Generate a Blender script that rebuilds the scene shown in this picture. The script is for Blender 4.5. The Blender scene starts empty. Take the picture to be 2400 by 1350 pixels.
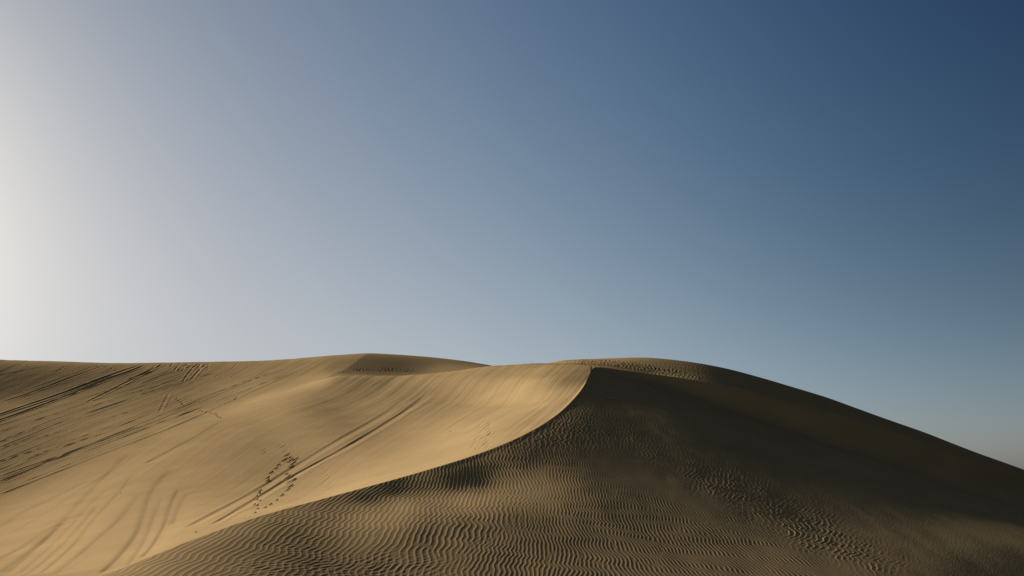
import bpy, math, time
import numpy as np
T0 = time.time()
C = bpy.context.scene
R = math.radians

# ------------------------------------------------------------------ camera
FPX, W, H = 2000.0, 2400.0, 1350.0          # photo pixels
HOR = 1130.0                                # pixel row of the true horizon
TH = math.atan((HOR - H / 2) / FPX)         # upward pitch
CZ = 8.0                                    # camera height above the desert floor
cam_d = bpy.data.cameras.new('camera'); cam = bpy.data.objects.new('camera', cam_d)
C.collection.objects.link(cam); C.camera = cam
cam_d.sensor_width = 36; cam_d.lens = FPX / W * 36
cam_d.clip_start = 0.1; cam_d.clip_end = 20000
cam.location = (0, 0, CZ); cam.rotation_euler = (math.pi / 2 + TH, 0, 0)

# ------------------------------------------------------------------ light
SUN_AZ, SUN_EL = -48.0, 15.5                # azimuth from the view direction (left negative), elevation
SUN_STR, SKY_STR, EXPO = 5.0, 0.06, 1.15
C.view_settings.view_transform = 'Standard'; C.view_settings.look = 'None'
C.view_settings.exposure = EXPO; C.view_settings.gamma = 1
sd = np.array([math.sin(R(SUN_AZ)) * math.cos(R(SUN_EL)), math.cos(R(SUN_AZ)) * math.cos(R(SUN_EL)), math.sin(R(SUN_EL))])
sl = bpy.data.lights.new('sun', 'SUN'); so = bpy.data.objects.new('sun', sl); C.collection.objects.link(so)
sl.energy = SUN_STR; sl.angle = R(2.0); sl.color = (1.0, 0.88, 0.84)
from mathutils import Vector
so.rotation_euler = Vector(-sd).to_track_quat('-Z', 'Y').to_euler()
so.location = tuple(sd * 60 + np.array([0, 0, CZ]))

wld = bpy.data.worlds.new('World'); C.world = wld; wld.use_nodes = True
nt = wld.node_tree; N, L = nt.nodes, nt.links
N.clear()
out = N.new('ShaderNodeOutputWorld'); bg = N.new('ShaderNodeBackground')
sky = N.new('ShaderNodeTexSky'); sky.sky_type = 'NISHITA'; sky.sun_disc = False
sky.sun_elevation = R(SUN_EL); sky.sun_rotation = R(SUN_AZ)
sky.altitude = 100; sky.air_density = 1.0; sky.dust_density = 1.5; sky.ozone_density = 1.5
tc = N.new('ShaderNodeTexCoord')
def vm(op, a, b=None):
    n = N.new('ShaderNodeVectorMath'); n.operation = op; L.new(a, n.inputs[0])
    if b is not None:
        if isinstance(b, tuple): n.inputs[1].default_value = b
        else: L.new(b, n.inputs[1])
    return n
nrm = vm('NORMALIZE', tc.outputs['Generated'])
# deep falloff of the clear sky away from the sun and towards the zenith: the physical sky is multiplied per
# channel by exp(polynomial in s = cos(angle to the sun), z = height of the view direction)
SKYC = [[-3.2932, 1.5897, 1.8957, 0.664, -3.4231, -5.2354, 3.1141, -0.412, 1.7295, 0.0714, -1.8598, -1.4967], [-3.9181, 1.5529, 1.1344, 0.1558, -2.1765, -2.0188, 0.8058, 0.092, 0.637, 0.7333, -1.2619, -1.4444], [-4.7846, 1.528, 0.6939, -0.349, -1.027, 1.438, -1.3309, 0.0998, -0.3113, 1.9461, -0.5611, -1.6888]]
def mth(op, a, b=0.0):
    n = N.new('ShaderNodeMath'); n.operation = op
    for k, v in enumerate((a, b)):
        if isinstance(v, (int, float)): n.inputs[k].default_value = v
        else: L.new(v, n.inputs[k])
    return n.outputs[0]
S_ = vm('DOT_PRODUCT', nrm.outputs[0], tuple(sd)).outputs['Value']
sepn = N.new('ShaderNodeSeparateXYZ'); L.new(nrm.outputs[0], sepn.inputs[0])
Z_ = mth('MAXIMUM', sepn.outputs[2], 0.0)
S2 = mth('MULTIPLY', S_, S_); S3 = mth('MULTIPLY', S2, S_); S4 = mth('MULTIPLY', S2, S2)
Q_ = mth('EXPONENT', mth('MULTIPLY', Z_, -6.0))
FEAT = [None, S_, S2, S3, S4, Z_, mth('MULTIPLY', Z_, Z_), mth('MULTIPLY', S_, Z_), mth('MULTIPLY', S2, Z_), Q_, mth('MULTIPLY', Q_, S_), mth('MULTIPLY', Q_, S2)]
cmb = N.new('ShaderNodeCombineXYZ')
for ch in range(3):
    acc = SKYC[ch][0] - math.log(SKY_STR)
    for f_, c_ in list(zip(FEAT, SKYC[ch]))[1:]: acc = mth('ADD', mth('MULTIPLY', f_, c_), acc)
    L.new(mth('EXPONENT', acc), cmb.inputs[ch])
mul = vm('MULTIPLY', sky.outputs[0], cmb.outputs[0])
L.new(mul.outputs[0], bg.inputs[0]); bg.inputs[1].default_value = SKY_STR
L.new(bg.outputs[0], out.inputs[0])

# ------------------------------------------------------------------ numeric helpers
cT, sT = math.cos(TH), math.sin(TH)
def ray(px, py):
    a = (np.asarray(px, float) - W / 2) / FPX; b = (H / 2 - np.asarray(py, float)) / FPX
    dx = a; dy = cT - sT * b; dz = sT + cT * b
    h = np.hypot(dx, dy)
    return np.arctan2(dx, dy), dz / h                  # azimuth, tan(elevation)
def proj(x, y, z):                                     # world (z relative to camera) -> photo pixel
    d = cT * y + sT * z; u = -sT * y + cT * z
    d = np.maximum(d, 1e-3)
    return W / 2 + FPX * x / d, H / 2 - FPX * u / d
def pchip(X, Y):
    X = np.asarray(X, float); Y = np.asarray(Y, float); h = np.diff(X); d = np.diff(Y) / h
    m = np.zeros_like(X)
    for i in range(1, len(X) - 1):
        if d[i - 1] * d[i] > 0:
            w1 = 2 * h[i] + h[i - 1]; w2 = h[i] + 2 * h[i - 1]
            m[i] = (w1 + w2) / (w1 / d[i - 1] + w2 / d[i])
    m[0], m[-1] = d[0], d[-1]
    def f(q):
        q = np.clip(q, X[0], X[-1]); i = np.clip(np.searchsorted(X, q) - 1, 0, len(X) - 2)
        t = (q - X[i]) / h[i]
        return ((1 + 2 * t) * (1 - t) ** 2 * Y[i] + t * (1 - t) ** 2 * h[i] * m[i]
                + t * t * (3 - 2 * t) * Y[i + 1] + t * t * (t - 1) * h[i] * m[i + 1])
    return f
def sm(a, b, x):
    t = np.clip((x - a) / (b - a), 0, 1); return t * t * (3 - 2 * t)
class TPS:                                             # thin-plate spline E(az, ln r)
    def __init__(s, pts, lam=0.0, S=(1.0, 0.45)):
        p = np.array(pts, float); az, E = ray(p[:, 0], p[:, 1])
        s.S = S
        s.P = np.stack([az * S[0], np.log(p[:, 2]) * S[1]], 1)
        n = len(p); d2 = ((s.P[:, None] - s.P[None]) ** 2).sum(-1)
        K = 0.5 * d2 * np.log(d2 + 1e-12) + lam * np.eye(n)
        Q = np.concatenate([np.ones((n, 1)), s.P], 1)
        A = np.block([[K, Q], [Q.T, np.zeros((3, 3))]])
        s.w = np.linalg.solve(A, np.concatenate([E, np.zeros(3)]))
    def __call__(s, az, v):
        a = (az * s.S[0]).astype(np.float32); b = (v * s.S[1]).astype(np.float32)
        o = (s.w[-3] + s.w[-2] * a + s.w[-1] * b).astype(np.float32)
        for (pa, pb), w in zip(s.P, s.w[:-3]):
            d2 = (a - np.float32(pa)) ** 2 + (b - np.float32(pb)) ** 2 + np.float32(1e-12)
            o += np.float32(0.5 * w) * d2 * np.log(d2)
        return o.astype(float)

# ------------------------------------------------------------------ main crest (photo x, photo y, distance)
CREST = [(-1400, 2300, 9.0), (-700, 1760, 12), (-200, 1520, 15), (0, 1438, 16.5), (250, 1346, 18.8), (350, 1306, 19.9), (450, 1266, 21.2),
         (600, 1213, 23.2), (750, 1171, 25.3), (850, 1144, 26.8), (1000, 1102, 29.3), (1150, 1053, 32.5), (1240, 1013, 35.8),
         (1300, 976, 39.5), (1340, 940, 44.5), (1370, 901, 51.5), (1384, 873, 58), (1393, 861, 61.5), (1410, 861.5, 62.0), (1460, 868, 61.9),
         (1529, 877, 61.3), (1712, 904, 59.6), (1850, 938, 58.8), (1987, 976, 58.3), (2125, 1021, 58), (2262, 1074, 58), (2400, 1130, 58.1),
         (2700, 1265, 59), (3300, 1560, 61), (4400, 2100, 66)]
_c = np.array(CREST); _caz, _cE = ray(_c[:, 0], _c[:, 1])
f_rc = pchip(_caz, np.log(_c[:, 2])); f_Ec = pchip(_caz, _cE)

_dp = np.concatenate([np.arange(1250, 1420, 9.0), [300, 525, 675, 800, 925, 1075, 1195]])
_da, _ = ray(_dp, 0 * _dp + 1000)
def rayinv(az, E): return proj(np.sin(az), np.cos(az), E)
_q = [(float(u), float(v), float(math.exp(w_))) for (u, v), w_ in zip([rayinv(a_, e_) for a_, e_ in zip(_da, f_Ec(_da))], f_rc(_da))]
DENSE = [p for p in _q if min(abs(p[0] - c_[0]) for c_ in CREST) > 3]
# near side: rippled flank
UX, UY = math.sin(R(SUN_AZ + 180)), math.cos(R(SUN_AZ + 180))   # horizontal direction away from the sun
VX, VY = -UY, UX
if VY < 0: VX, VY = -VX, -VY
COSE, SINE = math.cos(R(SUN_EL)), math.sin(R(SUN_EL))
# how far each part of the flank leans into (+) or away from (-) the low sun: (photo x, photo y, cosine)
TILT = [
    (300, 1335, .20), (420, 1300, .14), (400, 1345, .15), (550, 1250, .10), (600, 1330, .08), (700, 1250, .055), (800, 1320, .055), (1000, 1250, .055), (1200, 1250, .05), (1000, 1330, .07),
    (1300, 1330, .06), (1500, 1250, .035), (1500, 1330, .05), (1700, 1250, .03), (1800, 1200, .01), (1800, 1320, .045), (2000, 1250, .03), (2100, 1320, .04),
    (2300, 1300, .022), (2390, 1330, .008), (2390, 1200, -.01), (2000, 1180, .005), (1600, 1150, .025), (1400, 1150, .04), (1300, 1147, .09), (1230, 1151, .11), (1150, 1158, .13), (1080, 1164, .13), (940, 1176, .13),
    (1000, 1170, .10), (850, 1187, .10), (700, 1205, .08), (1000, 1138, .035), (1070, 1146, .04), (1130, 1138, .035), (1200, 1205, .06), (1090, 1225, .07), (1040, 1260, .07), (1300, 1225, .05), (1200, 1300, .055), (930, 1152, .012), (1150, 1110, .03), (850, 1162, .0), (700, 1188, .05), (1000, 1112, .03), (1150, 1068, .03), (1250, 1020, .02), (1315, 980, .035), (1362, 930, -.005), (1345, 1015, .012), (850, 1152, .03), (600, 1222, .09), (1300, 1040, .02), (1200, 1085, .03), (1250, 1070, .02), (1350, 1080, .022),
    (1450, 1000, .002), (1400, 920, -.02), (1600, 1010, .0), (1700, 1080, .0), (1500, 1080, .015), (1600, 1100, .012), (1850, 1060, -.04), (2150, 1150, -.04), (1480, 884, -.08), (1560, 898, -.13), (1712, 926, -.16), (1850, 962, -.17), (1987, 1003, -.17), (2125, 1050, -.17), (2262, 1104, -.17), (2400, 1162, -.17), (2700, 1300, -.17),
    (1550, 945, -.01), (1450, 900, -.025), (1800, 1010, -.07), (2050, 1075, -.07), (2300, 1160, -.07), (2600, 1290, -.05), (600, 1500, .05), (1400, 1500, .04), (2200, 1500, .05), (2900, 1300, .0), (0, 1700, .1),
]
class Tmap:
    def __init__(s, pts, lam):
        p = np.array(pts, float); s.P = p[:, :2] / 1000.; s.n = len(p)
        d2 = ((s.P[:, None] - s.P[None]) ** 2 * [1, 2.5]).sum(-1)
        K = 0.5 * d2 * np.log(d2 + 1e-12) + lam * np.eye(s.n)
        Q = np.ones((s.n, 1)); A = np.block([[K, Q], [Q.T, np.zeros((1, 1))]])
        s.w = np.linalg.solve(A, np.concatenate([p[:, 2], [0]]))
    def __call__(s, px, py):
        px = np.clip(px, -300, 3000) / 1000.; py = np.clip(py, 800, 1800) / 1000.; o = np.full(px.shape, s.w[-1])
        for (a, b), w in zip(s.P, s.w[:-1]):
            d2 = (px - a) ** 2 + (py - b) ** 2 * 2.5 + 1e-12; o += .5 * w * d2 * np.log(d2)
        return o
tilt = Tmap(TILT, 1e-4)
_ca = np.concatenate([np.linspace(f, t, 60) for f, t in zip(_caz[:-1], _caz[1:])])
_cr = np.exp(f_rc(_ca)); _cx, _cy, _cz = _cr * np.sin(_ca), _cr * np.cos(_ca), _cr * f_Ec(_ca)
_cb = _cx * VX + _cy * VY; _cq = _cx * UX + _cy * UY
assert (np.diff(_cb) > -1e-3).all(), 'crest must run across the sun direction'
_k = np.argsort(_cb); _cb, _cq, _cz = _cb[_k], _cq[_k], _cz[_k]
GB = np.arange(-14.0, 70.0, .15); GQ = np.arange(-3.0, 75.0, .1)
def gsm(a, n):
    k = np.hanning(2 * n + 3)[1:-1]; k /= k.sum(); return np.convolve(np.pad(a, n, mode='edge'), k, mode='valid')
gac, gzc = np.interp(GB, _cb, _cq), np.interp(GB, _cb, _cz)
gac, gzc = gsm(gac, 2), gsm(gzc, 2)
GX = (gac[:, None] + GQ) * UX + GB[:, None] * VX; GY = (gac[:, None] + GQ) * UY + GB[:, None] * VY
gz = gzc[:, None] - .3 * GQ[None]
_rx = proj((gac * UX + GB * VX), (gac * UY + GB * VY), gzc)[0]
RIM = (.10 * sm(1440, 1650, _rx) * (.35 + .65 * sm(2400, 2050, _rx)) * sm(3000, 2500, _rx))[:, None]
for it in range(40):
    px_, py_ = proj(GX, GY, gz)
    T_ = tilt(px_, py_)
    T_ = T_ + RIM * np.exp(-(GQ[None] / 2.8) ** 2) + .035 * np.exp(-(GQ[None] / .8) ** 2) * sm(1330, 1120, _rx)[:, None]
    dz = (T_ * 1.05 - SINE) / COSE * .1
    cs = np.cumsum(dz, 1); i0_ = 30
    new = gzc[:, None] + cs - cs[:, i0_:i0_ + 1]
    err_ = np.abs(new - gz)[:, 30:500].max(); gz = .6 * gz + .4 * new
run = np.maximum.accumulate(gz + math.tan(R(SUN_EL)) * GQ[None], 1) - math.tan(R(SUN_EL)) * GQ[None]
print('march error', err_, 'shadow fraction', float((run > gz + .01)[:, 31:400].mean()))
def cubic(G, u, v):
    iu = np.clip(np.floor(u).astype(int), 1, G.shape[0] - 3); iv = np.clip(np.floor(v).astype(int), 1, G.shape[1] - 3)
    fu = np.clip(u - iu, -1, 2); fv = np.clip(v - iv, -1, 2)
    def w(t): return (((-.5 * t + 1) * t - .5) * t, (1.5 * t - 2.5) * t * t + 1, ((-1.5 * t + 2) * t + .5) * t, (.5 * t - .5) * t * t)
    wu, wv = w(fu), w(fv); o = 0
    for a in range(4):
        for b in range(4): o = o + wu[a] * wv[b] * G[iu - 1 + a, iv - 1 + b]
    return o
gzt = gz + .3 * GQ[None]
def zF(az, lr):
    r_ = np.exp(lr); x, y = r_ * np.sin(az), r_ * np.cos(az)
    b = np.clip(x * VX + y * VY, GB[3], GB[-4]); u = (b - GB[0]) / .15
    ac = cubic(np.repeat(gac[:, None], 4, 1), u, np.full_like(u, 1.0))
    q = np.clip(x * UX + y * UY - ac, -2.8, 74)
    return (cubic(gzt, u, (q - GQ[0]) / .1) - .3 * q) / r_

# far side
def behind(f, dpx):
    return [(x, y + dpx, r * f) for x, y, r in CREST if x >= 1460]
B_PTS = CREST + DENSE + [
    # left slope, near part
    (0, 1350, 20), (0, 1260, 30), (0, 1180, 45), (0, 1090, 60), (0, 990, 80), (0, 912, 110),
    (300, 1290, 23), (300, 1245, 30), (300, 1190, 40), (300, 1090, 57), (300, 980, 79), (300, 903, 107),
    (600, 1195, 28), (600, 1160, 36), (600, 1100, 48), (600, 1020, 65), (600, 928, 90),
    (850, 1120, 32), (850, 1085, 40), (850, 1015, 52), (850, 948, 66),
    (1050, 1058, 36), (1050, 1005, 45), (1050, 940, 58),
    (1200, 988, 40), (1200, 932, 50), (1200, 880, 63), (1300, 930, 46), (1300, 888, 55),
    (-600, 1400, 20), (-600, 1200, 32), (-600, 1020, 60), (-600, 900, 100), (-1500, 1500, 20), (-1500, 1250, 50), (-1500, 1100, 120),
    # near ridge of the left slope
    (780, 886, 82), (900, 880.5, 84), (1000, 877, 83), (1080, 868, 80), (1150, 858, 77), (1250, 851.5, 73), (1330, 853, 69), (1380, 856, 66),
    # hollow behind it
    (820, 884, 94), (900, 887, 96), (1000, 888, 97), (1080, 882, 94), (1150, 872, 90), (1250, 865, 84),
    # skyline
    (-600, 850, 170), (0, 843, 164), (150, 847.5, 161), (270, 851.5, 156), (370, 850, 151), (500, 848, 145), (600, 845, 138), (720, 839.5, 127), (800, 833, 129), (860, 829, 131),
    (920, 831, 130), (1000, 837, 127), (1080, 846, 123), (1150, 857, 119), (1250, 870, 112),

    # middle mound face
    (850, 857, 112), (920, 859, 112), (1000, 866, 110), (1080, 867, 107),
    # right back dune
    (1300, 848, 88), (1392, 841.5, 88), (1511, 838, 89), (1630, 850, 89), (1712, 866, 88), (1804, 891, 86), (1942, 933, 84), (2033, 966, 82), (2171, 1015, 81), (2400, 1101, 79), (2700, 1225, 78), (3300, 1520, 76), (4400, 2050, 78),
    (1392, 859, 70), (1450, 866, 71), (1529, 878, 70.5), (1712, 905, 69), (1850, 940, 68), (1987, 979, 67.5), (2125, 1027, 67), (2262, 1080, 66.5), (2400, 1138, 66), (2700, 1275, 66), (3300, 1580, 68),
    # beyond everything: falls away
    (-600, 930, 230), (0, 930, 225), (400, 930, 205), (860, 915, 180), (1150, 930, 170), (1500, 930, 130), (1800, 1000, 120), (2100, 1090, 110), (2400, 1180, 100), (3000, 1300, 95), (4400, 1700, 80),
    (0, 1060, 260), (860, 1060, 250), (1500, 1080, 200), (2100, 1160, 180), (2700, 1240, 160), (-1500, 1080, 260),
]
tF = zF; tB = TPS(B_PTS)

# ------------------------------------------------------------------ polar grid with a row on the crest and one in the hollows
HOLLOW = [(-1500, 95), (780, 93), (900, 94), (1150, 86), (1300, 76), (1392, 67), (1529, 67), (1850, 65), (2125, 64), (2400, 63.5), (3300, 66), (4400, 71)]
_h = np.array(HOLLOW, float); f_rh = pchip(ray(_h[:, 0], 900 + 0 * _h[:, 0])[0], np.log(_h[:, 1]))
def az_cols():
    core = np.linspace(-70, 2470, 1950)
    l = -70 - np.cumsum(np.geomspace(1.5, 60, 70)); r_ = 2470 + np.cumsum(np.geomspace(1.5, 60, 70))
    px = np.concatenate([l[::-1], core, r_])
    return np.arctan2((px - W / 2) / FPX, cT), px
AZ, PXC = az_cols()
lrc, lrh = f_rc(AZ), f_rh(AZ)
rows = np.concatenate([np.linspace(math.log(6), math.log(15), 40)[:-1], np.arange(math.log(15), math.log(66), .00145), np.arange(math.log(66), math.log(138), .0015), np.arange(math.log(138.3), math.log(176), .0024), np.linspace(math.log(176.4), math.log(290), 40)])
nR = len(rows)
jc = np.clip(np.searchsorted(rows, lrc), 5, nR - 5); jc = np.where(lrc - rows[jc - 1] < rows[jc] - lrc, jc - 1, jc)
lnr = np.repeat(rows[None], len(AZ), 0)
dj = np.arange(nR)[None] - jc[:, None]
lnr += (lrc - rows[jc])[:, None] * np.exp(-(dj / 2.5) ** 2)            # the nearest row snaps onto the crest
JF, JB = int(jc.max()) + 2, int(jc[(PXC > -80)].min()) - 2
az2 = np.broadcast_to(AZ[:, None], lnr.shape)
isB = dj > 0
eF = tF(AZ, lrc); Ec = eF                                             # shared crest row
E = np.empty_like(lnr)
E[:, JF:] = tB(az2[:, JF:], lnr[:, JF:])
E[:, :JF] = np.where(isB[:, :JF], tB(az2[:, :JF], lnr[:, :JF]), tF(az2[:, :JF], lnr[:, :JF]))
E += isB * (Ec - tB(AZ, lrc))[:, None] * np.exp(-np.clip((lnr - lrc[:, None]) / .06, 0, 9) ** 2)
EV = E
r = np.exp(lnr); X = r * np.sin(az2); Y = r * np.cos(az2); Z = r * E
# fade the far and side margins down onto the desert floor
far = sm(math.log(180), math.log(285), lnr)
Z = Z * (1 - far) + (-CZ - .4) * far
sidem = np.clip(sm(2700, 5200, PXC) + sm(300, 3200, -PXC), 0, 1)[:, None] * sm(math.log(25), math.log(60), lnr)
Z = Z * (1 - sidem) + (-CZ - .4) * sidem
Z = np.maximum(Z, -CZ - .5)
_kd = X + 19.8 + 1.1 * (Y - 90) / 30                      # knife edge on the left shoulder of the far mound
Z += isB * .30 * np.exp(-np.abs(_kd) / np.where(_kd < 0, 9, 6)) * sm(86, 96, Y) * sm(134, 118, Y)
print('base', time.time() - T0)

#DETAIL-BEGIN
# ------------------------------------------------------------------ surface detail (all of it real relief)
rng = np.random.default_rng(7)
def wave_tile(n, lam, sr, sa, seed):
    """complex ripple field: a noise band round one wave vector; its angle is the ripple phase"""
    g = np.random.default_rng(seed)
    k = np.fft.fftfreq(n) * n; kx, ky = np.meshgrid(k, k, indexing='ij'); k0 = n / lam
    F = np.exp(-((np.hypot(kx, ky) - k0) / sr) ** 2 / 2 - (ky / sa) ** 2 / 2) * (kx > 0)
    F = F * (g.standard_normal((n, n)) + 1j * g.standard_normal((n, n)))
    z = np.fft.ifft2(F); return (z / np.sqrt((abs(z) ** 2).mean())).astype(np.complex64)
def fbm_tile(n, beta, seed, kmin=2, kmax=None):
    g = np.random.default_rng(seed)
    k = np.fft.fftfreq(n) * n; kx, ky = np.meshgrid(k, k, indexing='ij'); kk = np.hypot(kx, ky); kk[0, 0] = 1
    F = kk ** -beta * (kk >= kmin)
    if kmax: F *= np.exp(-(kk / kmax) ** 2)
    z = np.fft.ifft2(F * np.fft.fft2(g.standard_normal((n, n)))).real
    return ((z - z.mean()) / z.std()).astype(np.float32)
def samp(G, u, v):                                     # periodic bilinear, u and v in texels
    n, m = G.shape; u0 = np.floor(u); v0 = np.floor(v); fu = u - u0; fv = v - v0
    a = u0.astype(np.int64) % n; b = v0.astype(np.int64) % m; a1 = (a + 1) % n; b1 = (b + 1) % m
    return (G[a, b] * (1 - fu) + G[a1, b] * fu) * (1 - fv) + (G[a, b1] * (1 - fu) + G[a1, b1] * fu) * fv
def sampc(G, u, v):                                    # periodic bicubic (B-spline) for smooth low-frequency relief
    n, m = G.shape; u0 = np.floor(u); v0 = np.floor(v); fu = u - u0; fv = v - v0
    def w(t): return ((1 - t) ** 3 / 6, (3 * t ** 3 - 6 * t * t + 4) / 6, (-3 * t ** 3 + 3 * t * t + 3 * t + 1) / 6, t ** 3 / 6)
    wu, wv = w(fu), w(fv); a = u0.astype(np.int64); b = v0.astype(np.int64); o = 0
    for i in range(4):
        for j in range(4): o = o + wu[i] * wv[j] * G[(a - 1 + i) % n, (b - 1 + j) % m]
    return o
NZ3 = fbm_tile(512, .5, 9, 26, 52)
NZ = fbm_tile(512, 1.6, 3, 3); NZ2 = fbm_tile(512, 1.2, 5, 6, 90)
PX, PY = proj(X, Y, Z)
NZW = fbm_tile(512, 1.4, 21, 2, 12)
def blob(px, py, pts, sx, sy):
    o = 0
    for a, b, *c in pts:
        k = c[0] if c else 1.0
        o = np.maximum(o, k * np.exp(-((px - a) / sx) ** 2 - ((py - b) / sy) ** 2))
    return o
def ripples(x, y, lam, W_, zig=.28, kink=2.2, rot=0.0, sharp=2.0, seed=0, thr=.25, lamtex=16.0, bend=0):
    c, s_ = math.cos(rot), math.sin(rot)
    xr, yr = c * x + s_ * y, -s_ * x + c * y
    sh = zig * lam * samp(NZ3, xr / lam * .5 + 11 * seed, yr / lam * 11 / kink + 31 * seed) + 1.5 * lam * samp(NZW, xr / lam * .8, yr / lam * 1.1)
    if bend: sh = sh + (.48 * (y - 23) * sm(1, 15, x) - .10 * (y - 23) * sm(-1, -8, x))
    t = lamtex / lam
    z = samp(W_, (xr + sh) * t, yr * t)
    ph = np.angle(z)
    w_ = np.where(ph < 0, .62, 1.35)                    # steep lee face to the left, long back to the right
    h = 1 / (1 + np.abs(ph / w_) ** sharp) - .08
    return (h - .3) * sm(thr * .4, thr * 2.2, np.abs(z))

# --- near flank
xs, ys = X[:, :JF], Y[:, :JF]; px, py = PX[:, :JF], PY[:, :JF]
W1 = wave_tile(2048, 16, 10, 3.6, 11); W2 = wave_tile(1024, 16, 15, 22, 12)
lowN = sampc(NZ, xs / 6 * 14 + 40, ys / 6 * 8)
# fine lines to the lower right, coarse broken clumps along the swath between
swath = blob(px, py, [(1560, 1060, .5), (1650, 1100, .75), (1700, 1135, 1), (1760, 1160, 1), (1820, 1195, 1), (1880, 1230, 1), (1930, 1262, .9), (1990, 1290, .7), (2060, 1320, .5)], 62, 30) * np.clip(1 + .25 * lowN, 0, 1.3)
rx = px - (1500 + (py - 1000) * 1.75)                 # > 0 right of the swath
fine = sm(-30, 130, rx)
smooth_ = sm(60, 420, rx + 40 * lowN) * .88
mixm = sm(-.25, .25, samp(NZW, xs / .12 * .9 + 77, ys / .12 * .45 + 13))
rA = ripples(xs, ys, .110, W1, zig=.27, kink=7, seed=1, sharp=2.0, thr=.1, bend=1) * (1 - mixm) + ripples(xs, ys, .140, W1, zig=.24, kink=6, rot=R(3), seed=5, sharp=2.1, thr=.1, bend=1) * mixm * 1.25
rB = ripples(xs, ys, .085, W2, zig=.06, kink=9, seed=2, sharp=2, bend=1)
W3 = wave_tile(1024, 16, 12, 9, 31)
rC = ripples(xs, ys, .165, W3, zig=.5, kink=4, rot=R(-14), seed=3, sharp=2, thr=.3) * (1 + .35 * np.clip(samp(NZ2, xs * 60, ys * 22), -1.5, 2))
rD = ripples(xs, ys, .17, W2, zig=.2, kink=5, rot=R(-38), seed=4, thr=.4)
ampA = .0039 * (1 - fine) * (1 - .8 * np.clip(swath, 0, 1)) * np.clip(1 + .15 * lowN, .5, 1.4)
ampB = .0024 * fine * (1 - smooth_) * 1.0
ampC = .0074 * np.clip(swath, 0, 1)
crossm = blob(px, py, [(620, 1330, .9), (760, 1330, 1), (880, 1325, .9), (980, 1335, .6), (700, 1290, .5)], 90, 34) * np.clip(.9 + .3 * lowN, 0, 1.2)
upper = sm(1010, 920, py) * sm(1250, 1650, px)          # towards the rim: smaller, smoother
big = sm(1090, 990, py) * (1 - fine)
rE = ripples(xs, ys, .23, W2, zig=.2, kink=6, seed=15, thr=.15, bend=1)
ampA = ampA * (1 - .8 * big) * (1 - .45 * crossm)
det = ampA * rA + ampB * rB + ampC * rC + .006 * crossm * rD + .0078 * big * (1 - .55 * upper) * rE
edge = np.exp(-((lnr[:, :JF] - lrc[:, None]) / .012) ** 2)   # the very crest is blunted
det = det * (1 - .15 * edge)
# gentle undulation
und = sampc(NZ, xs * 5.0 + 9, ys * 2.2 + 70) * .008
Z[:, :JF] += (det + und * (1 - edge)) * ~isB[:, :JF]
print('near', time.time() - T0)

# --- far side: relief laid along the fall line of the long slope
ZF = Z[:, JB:].copy()
xs, ys = X[:, JB:], Y[:, JB:]; px, py = PX[:, JB:], PY[:, JB:]; lr = lnr[:, JB:]
# broad tone of the slope: extra lean to (+) or from (-) the sun, integrated sunwards with a leak
DT = [(20, 880, 0.112), (200, 880, 0.11), (400, 880, 0.094), (600, 880, 0.077), (900, 905, 0.012), (1000, 905, -0.039), (1100, 890, 0.019), (1200, 870, 0.096), (1320, 875, 0.2), (100, 1000, 0.096), (200, 930, 0.069), (400, 950, 0.079), (400, 1000, 0.113), (600, 1000, 0.005), (700, 1000, -0.089), (800, 1000, -0.15), (820, 940, 0.008), (900, 960, -0.043), (1000, 1000, 0.062), (1200, 980, 0.022), (100, 1100, 0.21), (300, 1100, 0.122), (400, 1100, 0.047), (520, 1060, -0.031), (600, 1050, -0.116), (700, 1120, -0.016), (800, 1100, 0.054), (1000, 1060, 0.049), (100, 1200, 0.128), (300, 1200, 0.0), (450, 1200, -0.029), (560, 1150, -0.05), (50, 1300, 0.086), (200, 1320, 0.044), (20, 930, 0.092), (1300, 920, 0.188), (700, 900, -0.039), (500, 930, 0.109)]
if DT:
    p = np.array(DT, float)
    dmap = Tmap([tuple(q) for q in p], 2e-3)
    la = np.arange(12, -130, -.35); lb = np.arange(0, 150, .6)
    LX = la[None] * UX + lb[:, None] * VX; LY = la[None] * UY + lb[:, None] * VY
    LR = np.log(np.maximum(np.hypot(LX, LY), 5)); LA = np.arctan2(LX, LY)
    LE = tB(LA, LR); lpx, lpy = proj(LX, LY, LE * np.exp(LR))
    rcl = f_rc(np.clip(LA, AZ[0], AZ[-1]))
    tt = np.clip(dmap(lpx, lpy), -.2, .2) * sm(0.0, .03, LR - rcl) * sm(1450, 1390, lpx) * sm(-300, -50, lpx) * sm(5.2, 5.0, LR)
    tt = np.apply_along_axis(lambda a_: gsm(a_, 2), 0, tt)
    dzg = np.zeros_like(tt); leak = math.exp(-.35 / 16)
    for i in range(1, tt.shape[1]): dzg[:, i] = dzg[:, i - 1] * leak - tt[:, i] * 1.05 / COSE * .35
    a_ = xs * UX + ys * UY; b_ = xs * VX + ys * VY
    dd = cubic(dzg, np.clip(b_ / .6, 1, len(lb) - 3), np.clip((12 - a_) / .35, 1, len(la) - 3)) * sm(0.0, .02, lr - lrc[:, None])
    dd *= (1 - (1 - sm(882, 925, py)) * sm(650, 780, px)) * (1 - sm(math.log(105), math.log(145), lr))
    Z[:, JB:] += dd * (lr < math.log(176))
    print('tone', time.time() - T0, float(dd.min()), float(dd.max()))
VPX, VPY = 2060.0, 243.0
th = np.arctan2(py - VPY, VPX - px); tl = np.log(np.hypot(px - VPX, py - VPY) / 500)
onL = sm(0.0, .02, lr - lrc[:, None]) * sm(1405, 1340, PXC)[:, None] * (lr < math.log(178))
rr = np.exp(lr)
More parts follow.
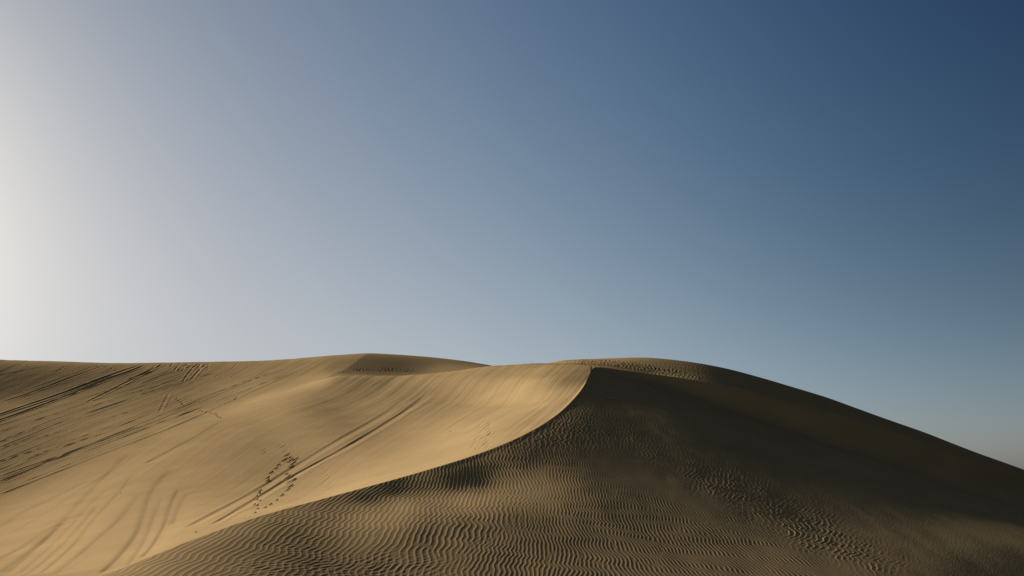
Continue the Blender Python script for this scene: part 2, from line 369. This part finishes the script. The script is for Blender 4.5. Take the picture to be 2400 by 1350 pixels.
s1 = samp(NZ2, th * 900, tl * 45) ; s2 = samp(NZ2, th * 2300 + 60, tl * 60 + 19)
s3 = sampc(NZ, th * 260 + 5, tl * 30)
streak_m = .35 + .65 * sm(-.6, .9, sampc(NZ, px / 16., py / 7.)) 
streak_m = streak_m * (1 - .75 * sm(980, 1080, py) * sm(900, 1050, px)) * (1 - .55 * sm(430, 330, px) * sm(1080, 1180, py))
Z[:, JB:] += onL * rr / 70 * (1 + .7 * sm(1000, 800, px)) * (.0058 * s1 + .0045 * s2 + .0045 * s3) * streak_m * (1 - sm(-.01, .06, lr - lrh[:, None]) * sm(700, 830, px))

px, py = proj(xs, ys, Z[:, JB:]); SY = py.copy()      # picture rows of the finished broad form
def unproj(px_, py_):                                   # photo point -> plan position on the long slope
    az, e = ray(px_, py_); c = int(np.clip(np.searchsorted(AZ, az), 1, len(AZ) - 1)); f = (az - AZ[c - 1]) / (AZ[c] - AZ[c - 1])
    col = SY[c - 1] * (1 - f) + SY[c] * f; l_ = lr[c]; k0 = int(np.searchsorted(l_, lrc[c] + .004)); k1 = int(np.searchsorted(l_, math.log(172)))
    q = col[k0:k1]; k = int(np.argmax(q <= py_)) if (q <= py_).any() else int(np.argmin(q))
    g = 0.0 if k == 0 or q[k] > py_ else float(np.clip((q[k - 1] - py_) / max(q[k - 1] - q[k], 1e-6), 0, 1)) - 1
    r_ = math.exp(l_[k0 + k] + g * (l_[k0 + k] - l_[k0 + k - 1])); return np.array([r_ * math.sin(az), r_ * math.cos(az), r_])
def polyline(pts, step=14):
    pts = np.array(pts, float); d = np.concatenate([[0], np.cumsum(np.hypot(*np.diff(pts, axis=0).T))])
    n = max(2, int(d[-1] / step)); q = np.linspace(0, d[-1], n)
    fx, fy = pchip(d, pts[:, 0]), pchip(d, pts[:, 1])
    pp = np.stack([fx(q), fy(q)], 1); return pp, np.array([unproj(a, b) for a, b in pp])
def groove(pts, w, depth, berm=.5, wob=1.0, drift=0.0):
    """w in photo pixels at the place; depth in metres"""
    pp, P3 = polyline(pts); win = 30 + w * (8 + 12 * drift)
    c0, c1 = np.searchsorted(PXC, [pp[:, 0].min() - win, pp[:, 0].max() + win])
    x, y, l_ = xs[c0:c1], ys[c0:c1], lr[c0:c1]; qx, qy = px[c0:c1], py[c0:c1]
    m = (l_ < math.log(178)) & (qy > pp[:, 1].min() - win * .7) & (qy < pp[:, 1].max() + win * .7)
    x, y = x[m], y[m]; best = np.full(x.shape, 1e9); fr = np.zeros(x.shape); rad = np.ones(x.shape)
    n = len(P3) - 1
    for i in range(n):
        a, b = P3[i], P3[i + 1]; d = b[:2] - a[:2]; L2 = d @ d + 1e-9
        near_ = np.abs(qx[m] - (pp[i, 0] + pp[i + 1, 0]) / 2) < abs(pp[i, 0] - pp[i + 1, 0]) / 2 + win
        t = np.clip(((x - a[0]) * d[0] + (y - a[1]) * d[1]) / L2, 0, 1)
        ds = np.hypot(x - a[0] - t * d[0], y - a[1] - t * d[1])
        k = (ds < best) & near_; sg = np.sign((x - a[0]) * d[1] - (y - a[1]) * d[0])
        best[k] = ds[k]; fr[k] = (i + t[k]) / n; rad[k] = sg[k]
    rloc = np.interp(fr, np.linspace(0, 1, n + 1), P3[:, 2])
    ww = w * rloc / FPX * (1 + .25 * wob * np.interp(fr * n, np.arange(0, n + 2, 2), rng.standard_normal(len(np.arange(0, n + 2, 2)))) )
    ww = np.maximum(ww, .3 * w * rloc / FPX)
    u = best / ww
    if drift: u = np.where(rad > 0, u / (1 + 2.6 * drift), u * (1 + .25 * drift))      # blown in from the right: long soft side
    amp = depth * (1 + .35 * wob * np.interp(fr * n, np.arange(0, n + 3, 3), rng.standard_normal(len(np.arange(0, n + 3, 3)))))
    amp = amp * sm(0, .06, fr) * sm(1, .92, fr)
    h = -amp * np.exp(-u ** 2) + berm * amp * np.exp(-((u - 1.7) / .6) ** 2)
    zz = Z[c0:c1, JB:]; tmp = zz[m]; tmp += h; zz[m] = tmp
TRACKS = [
    ([(-30, 983), (0, 972), (146, 922), (281, 872), (342, 852)], 5, .15, .3), ([(-30, 996), (0, 985), (125, 940), (250, 890), (354, 852)], 4.2, .13, .45),
    ([(-20, 1056), (0, 1050), (100, 1024), (230, 985), (330, 958)], 3, .045, .6), ([(-20, 1088), (0, 1081), (208, 1018), (375, 960), (480, 918)], 3.2, .06, .6),
    ([(-20, 1097), (0, 1090), (150, 1045), (290, 1000), (360, 972)], 3, .05, .6), ([(-20, 1108), (0, 1101), (100, 1064), (220, 1020), (330, 980)], 3.5, .06, .6),
    ([(-20, 1125), (0, 1117), (178, 1054), (375, 975), (500, 922), (620, 880), (700, 856)], 3.2, .085, .7), ([(-20, 1136), (0, 1128), (200, 1052), (400, 982), (600, 905), (715, 862)], 3, .075, .7),
    ([(-20, 1143), (0, 1134), (222, 1050), (420, 975), (560, 918)], 2.4, .05, .8), ([(-20, 1162), (0, 1154), (130, 1100), (240, 1060), (360, 1010)], 3, .035, .8),
    ([(-20, 1018), (0, 1010), (200, 955), (420, 905), (520, 880)], 5, .05, .5), ([(0, 1030), (130, 990), (300, 935), (430, 880), (500, 850)], 4, .05, .5),
    ([(0, 945), (60, 925), (140, 895), (230, 862), (255, 853)], 4, .09, .5), ([(30, 925), (90, 905), (180, 873), (225, 856)], 3, .08, .5), ([(60, 960), (170, 945), (260, 930), (380, 905)], 3, .05, .6),
    ([(200, 945), (280, 905), (350, 868), (372, 853)], 4, .13, .4), ([(300, 890), (345, 872), (385, 853)], 4, .16, .4), ([(330, 900), (380, 880), (440, 862), (460, 852)], 3, .1, .5),
    ([(428, 895), (445, 872), (463, 853)], 3.5, .12, .4), ([(448, 890), (466, 870), (484, 853)], 3.5, .14, .4), ([(500, 885), (540, 866), (562, 850)], 3, .07, .5), ([(540, 885), (580, 862), (610, 848)], 3, .06, .5), ([(600, 880), (640, 860), (670, 846)], 2.5, .05, .5),
    ([(372, 968), (384, 945), (396, 922)], 4, .06, .4),
    ([(-20, 1324), (0, 1312), (60, 1280), (111, 1245), (150, 1222)], 6, .028, .3), ([(11, 1352), (89, 1281), (142, 1230), (178, 1192), (211, 1157), (256, 1110), (278, 1090), (310, 1055)], 6.5, .042, .3),
    ([(42, 1348), (107, 1292), (178, 1222), (231, 1165), (262, 1138)], 5, .026, .3), ([(89, 1349), (178, 1272), (227, 1210), (284, 1150), (318, 1103)], 3.5, .026, .5), ([(340, 1088), (376, 1068), (411, 1050), (470, 1018), (525, 985)], 5, .045, .4),
    ([(236, 1346), (278, 1308), (329, 1241), (342, 1206), (356, 1161), (373, 1134), (411, 1094)], 6, .042, .3), ([(333, 1306), (356, 1281), (382, 1241), (398, 1206), (407, 1174), (425, 1140)], 4.5, .035, .3), ([(409, 1228), (422, 1192), (444, 1152)], 5, .03, .3),
    ([(490, 1232), (502, 1226), (608, 1164), (692, 1113), (800, 1054), (900, 995), (975, 945), (1010, 915)], 6, .07, .5), ([(430, 1240), (520, 1193), (600, 1150), (700, 1088), (800, 1028), (880, 983), (960, 930)], 7, .05, .5),
    ([(60, 1350), (150, 1275), (205, 1215), (240, 1175)], 5, .028, 0), ([(0, 1345), (60, 1300), (110, 1262), (170, 1205)], 5, .028, 0), ([(130, 1349), (230, 1265), (300, 1200), (335, 1150)], 6, .030, 0),
    ([(300, 1330), (345, 1260), (365, 1210), (385, 1160)], 5, .025, 0), ([(0, 1240), (50, 1205), (120, 1170), (200, 1130)], 5, .022, 0), ([(30, 1250), (90, 1215), (160, 1170), (260, 1105)], 5, .016, 0),
    ([(870, 905), (905, 890), (920, 884)], 3, .05, .5), ([(700, 965), (780, 935), (850, 905), (885, 888)], 3, .05, .6),
]
def between(A, B, t, k, j=0.0):
    A = np.array(A, float); B = np.array(B, float); q = np.linspace(0, 1, k)
    fa = np.stack([np.interp(q, np.linspace(0, 1, len(A)), A[:, i]) for i in (0, 1)], 1); fb = np.stack([np.interp(q, np.linspace(0, 1, len(B)), B[:, i]) for i in (0, 1)], 1)
    return [tuple(p) for p in fa * (1 - t) + fb * t + rng.normal(size=(k, 2)) * [0, j]]
for k_ in range(13):                                     # many faint parallel wheel lines
    groove(between([(-20, 1045), (120, 985), (300, 925), (480, 868)], [(-20, 1170), (180, 1090), (450, 985), (725, 858)], k_ / 12 + rng.normal() * .02, 6, .8), 2.3, .008 + .009 * rng.random(), 1.2, .3)
for k_ in range(9):
    groove(between([(-20, 885), (60, 868), (130, 852)], [(-20, 1040), (250, 950), (520, 866)], k_ / 8 + rng.normal() * .03, 5, 1.2), 2.3, .007 + .009 * rng.random(), 1.2, .3)
for k_, tr in enumerate(TRACKS):
    soft = tr[0][0][1] > 1180 or tr[0][0][1] > 1080 and tr[0][0][0] > 200
    dbl = tr[0][0] in ((490, 1232), (430, 1240))
    groove(tr[0], tr[1] * (1.0 if dbl else 2.0 if soft else .8), tr[2] * (.5 if dbl else .8 if soft else .24 if k_ < 2 else .17), .25 if dbl else .0 if soft else 1.2, .4, .35 if dbl else 1.0 if soft else 0)
def dent(cx, cy, ln, wd, depth, ang=None):
    """a footprint: ln and wd in photo pixels"""
    c0, c1 = np.searchsorted(PXC, [cx - 30, cx + 30]); qx, qy = px[c0:c1], py[c0:c1]
    m = (np.abs(qy - cy) < 18) & (lr[c0:c1] < math.log(176))
    dx, dy = VPX - cx, VPY - cy
    if ang is not None: dx, dy = math.cos(ang), -math.sin(ang)
    n_ = math.hypot(dx, dy); dx, dy = dx / n_, dy / n_
    a = ((qx[m] - cx) * dx + (qy[m] - cy) * dy) / ln; b = (-(qx[m] - cx) * dy + (qy[m] - cy) * dx) / wd
    h = -depth * np.exp(-(a * a + b * b)) + .45 * depth * np.exp(-(a * a + (b - 1.7) ** 2 * 1.5))
    zz = Z[c0:c1, JB:]; tmp = zz[m]; tmp += h; zz[m] = tmp
def z4(pts): return [(500 + a / 4.5, 940 + b / 4.5) for a, b in pts]
FA = z4([(285, 1278), (385, 1215), (405, 1235), (430, 1200), (470, 1155), (495, 1115), (490, 1080), (465, 1065), (520, 1035), (485, 1020), (480, 985), (505, 960), (515, 930), (590, 830), (585, 800), (625, 745), (660, 710), (695, 670), (760, 620),
         (575, 1108), (635, 1072), (690, 1035), (740, 985), (800, 925), (825, 885), (800, 855), (840, 830), (860, 820), (800, 800), (808, 785), (780, 755), (820, 690), (850, 655), (810, 640), (830, 618), (870, 610), (805, 595), (785, 565), (760, 535), (735, 480), (705, 470), (545, 545), (545, 512)])
for k_, (a, b) in enumerate(FA): dent(a + rng.normal() * .6, b + rng.normal() * .6, 5.5 + rng.random() * 5, .85 + .4 * rng.random(), (.030 + .022 * rng.random()) * (.45 if b < 1062 else 1))
for a, b in [(471, 962), (477, 963), (486, 965), (497, 968), (507, 969), (509, 973), (512, 976), (519, 978), (415, 935), (420, 940), (425, 943), (428, 947), (553, 935), (556, 932), (50, 857), (66, 856), (150, 860), (135, 870), (142, 866), (250, 860), (262, 864), (272, 868), (228, 858)]:
    dent(a, b, 3.5, 1.3, .045)
for k in range(70): dent(395 + 95 * rng.random(), 854 + 13 * rng.random(), 3 + 2 * rng.random(), 1.5, .04 * rng.random(), ang=.15 + rng.random() * .9)
for k in range(26): dent(1100 + 40 * rng.random() - k * .5 + 18, 985 + k * 2.7, 7, 1.5, .012)
for k in range(16): dent(758 + 18 * rng.random(), 1098 + k * 3, 7, 1.5, .006)
# ripples on the far dunes
far1 = blob(px, py, [(1330, 849, .6), (1370, 849, 1), (1420, 850, 1), (1470, 856, 1), (1515, 864, 1), (1560, 872, .8), (1600, 880, .5), (1640, 886, .4)], 34, 8) * (lr > lrh[:, None])
far2 = blob(px, py, [(800, 872, .8), (850, 867, 1), (910, 866, 1), (960, 870, 1), (1020, 870, .9), (1060, 868, .7), (1000, 877, .4)], 34, 5) * (lr > lrh[:, None])
far3 = blob(px, py, [(930, 893, .6), (990, 898, 1), (1040, 890, 1), (1060, 884, .8), (1000, 912, .6)], 28, 10) * (lr < lrh[:, None])
f1 = ripples(xs, ys, .36, W2, rot=R(-8), zig=.4, seed=6); f2 = ripples(xs, ys, .40, W2, rot=R(12), zig=.4, seed=7); f3 = ripples(xs, ys, .26, W2, rot=R(25), seed=8)
f4 = ripples(xs, ys, .30, W2, rot=R(-5), zig=.2, seed=9)
on4 = sm(1500, 1560, px) * sm(1760, 1640, px) * (lr > lrh[:, None])
Z[:, JB:] += (.055 * far1 * f1 + .04 * far2 * f2 + .008 * far3 * f3 + .007 * on4 * f4) * (lr < math.log(178))
Z[:, JB:] = np.where(isB[:, JB:], Z[:, JB:], ZF)
Z += rng.standard_normal(Z.shape).astype(np.float32) * .00045 * np.clip(r / 25, .5, 4) * (r < 178)   # grain
print('detail', time.time() - T0)
#DETAIL-END

# ------------------------------------------------------------------ meshes
def build(name, i0, i1, j0, j1, mask=None):
    """faces with columns i0..i1, rows j0..j1 (vertex ranges) of the grid; MASK drops faces"""
    n, m = lnr.shape
    fi, fj = np.meshgrid(np.arange(i0, i1), np.arange(j0, j1), indexing='ij')
    if mask is not None:
        k = mask[fi, fj]; fi, fj = fi[k], fj[k]
    fi, fj = fi.ravel(), fj.ravel()
    quads = np.stack([fi * m + fj, (fi + 1) * m + fj, (fi + 1) * m + fj + 1, fi * m + fj + 1], 1)
    used = np.zeros(n * m, bool); used[quads.ravel()] = True
    idx = np.cumsum(used) - 1; q = idx[quads].astype(np.int32)
    me = bpy.data.meshes.new(name)
    co = np.stack([X.ravel()[used], Y.ravel()[used], Z.ravel()[used] + CZ], 1).astype(np.float32)
    me.vertices.add(len(co)); me.vertices.foreach_set('co', co.ravel())
    me.loops.add(q.size); me.loops.foreach_set('vertex_index', q.ravel())
    me.polygons.add(len(q)); me.polygons.foreach_set('loop_start', np.arange(0, q.size, 4, dtype=np.int32))
    me.polygons.foreach_set('use_smooth', np.ones(len(q), bool))
    me.update(calc_edges=True)
    o = bpy.data.objects.new(name, me); C.collection.objects.link(o)
    o['kind'] = 'structure'
    return o

def sand_material():
    m = bpy.data.materials.new('dune_sand'); m.use_nodes = True
    nt = m.node_tree; n, l = nt.nodes, nt.links
    b = n['Principled BSDF']; b.inputs['Roughness'].default_value = 1.0
    b.inputs['Specular IOR Level'].default_value = 0.0
    geo = n.new('ShaderNodeNewGeometry')
    n1 = n.new('ShaderNodeTexNoise'); n1.inputs['Scale'].default_value = .35; n1.inputs['Detail'].default_value = 6
    l.new(geo.outputs['Position'], n1.inputs['Vector'])
    rp = n.new('ShaderNodeValToRGB'); l.new(n1.outputs['Fac'], rp.inputs[0])
    rp.color_ramp.elements[0].position = .3; rp.color_ramp.elements[0].color = (.347, .250, .115, 1)
    rp.color_ramp.elements[1].position = .7; rp.color_ramp.elements[1].color = (.400, .286, .130, 1)
    l.new(rp.outputs[0], b.inputs['Base Color'])
    return m
sand = sand_material()
nC = len(AZ)
cM = int(np.searchsorted(PXC, 770)); cP = int(np.searchsorted(PXC, 1400)); cS = int(np.searchsorted(PXC, 1180))
ii = np.arange(nC)[:, None]
over = lnr > lrh[:, None]
mFront = (dj < 0) | ((ii >= cP) & ~over)
mLeft = ~mFront & (~over | (ii < cM))
mMound = over & (ii >= cM) & (ii < cS)
mBack = over & (ii >= cS)
obs = []
for nm, mk, lab in (('dune', mFront, 'rippled foreground dune flank in shade, falling right from a sharp curved crest'),
                    ('dune', mLeft, 'smooth sunlit slope crossed by tyre tracks, left of the sharp crest'),
                    ('dune', mMound, 'distant rounded dune top with a dark rippled face, behind the sunlit slope'),
                    ('dune', mBack, 'dark back dune whose long skyline falls away to the right')):
    o = build(nm, 0, nC - 1, 0, nR - 1, mk); o['label'] = lab; o['category'] = 'dune'
    o.data.materials.append(sand); obs.append(o)
# desert floor to the horizon
me = bpy.data.meshes.new('ground'); s = 9000
me.from_pydata([(-s, -s, 0), (s, -s, 0), (s, s, 0), (-s, s, 0)], [], [(0, 1, 2, 3)])
g = bpy.data.objects.new('ground', me); C.collection.objects.link(g); g['kind'] = 'structure'; me.materials.append(sand)

# ------------------------------------------------------------------ the few loose things lying on the sand
import bmesh, random
FX, FY = proj(X, Y, Z)
def on_sand(px, py):
    c0, c1 = np.searchsorted(PXC, [px - 40, px + 40])
    d = (FX[c0:c1] - px) ** 2 + (FY[c0:c1] - py) ** 2 + (lnr[c0:c1] > math.log(80)) * 1e6
    k = np.unravel_index(np.argmin(d), d.shape); i, j = k[0] + c0, k[1]
    return Vector((X[i, j], Y[i, j], Z[i, j] + CZ))
def stone_material(name, col):
    m = bpy.data.materials.new(name); m.use_nodes = True; b = m.node_tree.nodes['Principled BSDF']
    n = m.node_tree.nodes.new('ShaderNodeTexNoise'); n.inputs['Scale'].default_value = 60
    r_ = m.node_tree.nodes.new('ShaderNodeValToRGB'); m.node_tree.links.new(n.outputs['Fac'], r_.inputs[0])
    r_.color_ramp.elements[0].color = (*[c * .7 for c in col], 1); r_.color_ramp.elements[1].color = (*[c * 1.4 for c in col], 1)
    m.node_tree.links.new(r_.outputs[0], b.inputs['Base Color']); b.inputs['Roughness'].default_value = .9
    return m
m_st = stone_material('dark_stone', (.07, .055, .04)); m_tw = stone_material('dry_wood', (.06, .045, .03))
random.seed(4)
for px_, py_, size, lab in ((291, 1157, .022, 'tiny dark stone on the sunlit sand between the two sets of soft curving tracks'),
                            (465, 1248, .018, 'tiny dark stone on bright sand just above the start of the rippled crest'),
                            (1055, 1011, .026, 'tiny stone alone on the smooth bright sand above the middle of the crest')):
    bm = bmesh.new(); bmesh.ops.create_icosphere(bm, subdivisions=3, radius=size)
    ph = [random.uniform(0, 6) for _ in range(4)]
    for v in bm.verts:
        n_ = v.co.normalized(); k = 1 + .16 * math.sin(3 * n_.x + ph[0]) + .12 * math.sin(4 * n_.y + ph[1]) + .1 * math.sin(5 * n_.z + ph[2]) + .05 * math.sin(11 * n_.x * n_.y + ph[3])
        v.co = Vector((n_.x * 1.35, n_.y * 1.0, n_.z * .75)) * size * k
    me = bpy.data.meshes.new('stone'); bm.to_mesh(me); bm.free(); me.materials.append(m_st)
    for p in me.polygons: p.use_smooth = True
    o = bpy.data.objects.new('stone', me); C.collection.objects.link(o); o.location = on_sand(px_, py_) + Vector((0, 0, size * .35))
    o.rotation_euler = (0, 0, random.uniform(0, 6)); o['label'] = lab; o['category'] = 'stone'; o['group'] = 'small stones lying on the sunlit slope'
# a short dry twig on the shaded flank
bm = bmesh.new(); base = on_sand(1429, 938)
path = [(-.20, .0, .03), (-.12, .01, .045), (-.03, -.01, .04), (.06, .0, .05), (.15, .03, .04), (.22, .07, .03)]
def tube(path, r0_, r1_):
    rings = []
    for i, p in enumerate(path):
        r_ = r0_ + (r1_ - r0_) * i / (len(path) - 1)
        rings.append([bm.verts.new((p[0], p[1] + r_ * math.cos(a), p[2] + r_ * math.sin(a))) for a in [k * math.pi / 4 for k in range(8)]])
    for a, b in zip(rings[:-1], rings[1:]):
        for k in range(8): bm.faces.new((a[k], a[(k + 1) % 8], b[(k + 1) % 8], b[k]))
    bm.faces.new(rings[0]); bm.faces.new(rings[-1][::-1])
tube(path, .018, .008); tube([(.0, .0, .04), (.05, -.04, .06), (.11, -.07, .05)], .01, .004)
me = bpy.data.meshes.new('twig'); bm.to_mesh(me); bm.free(); me.materials.append(m_tw)
o = bpy.data.objects.new('twig', me); C.collection.objects.link(o); o.location = base + Vector((0, 0, .0))
o['label'] = 'short dark twig lying on the shaded rippled flank just below the peak'; o['category'] = 'twig'
print('done', time.time() - T0)
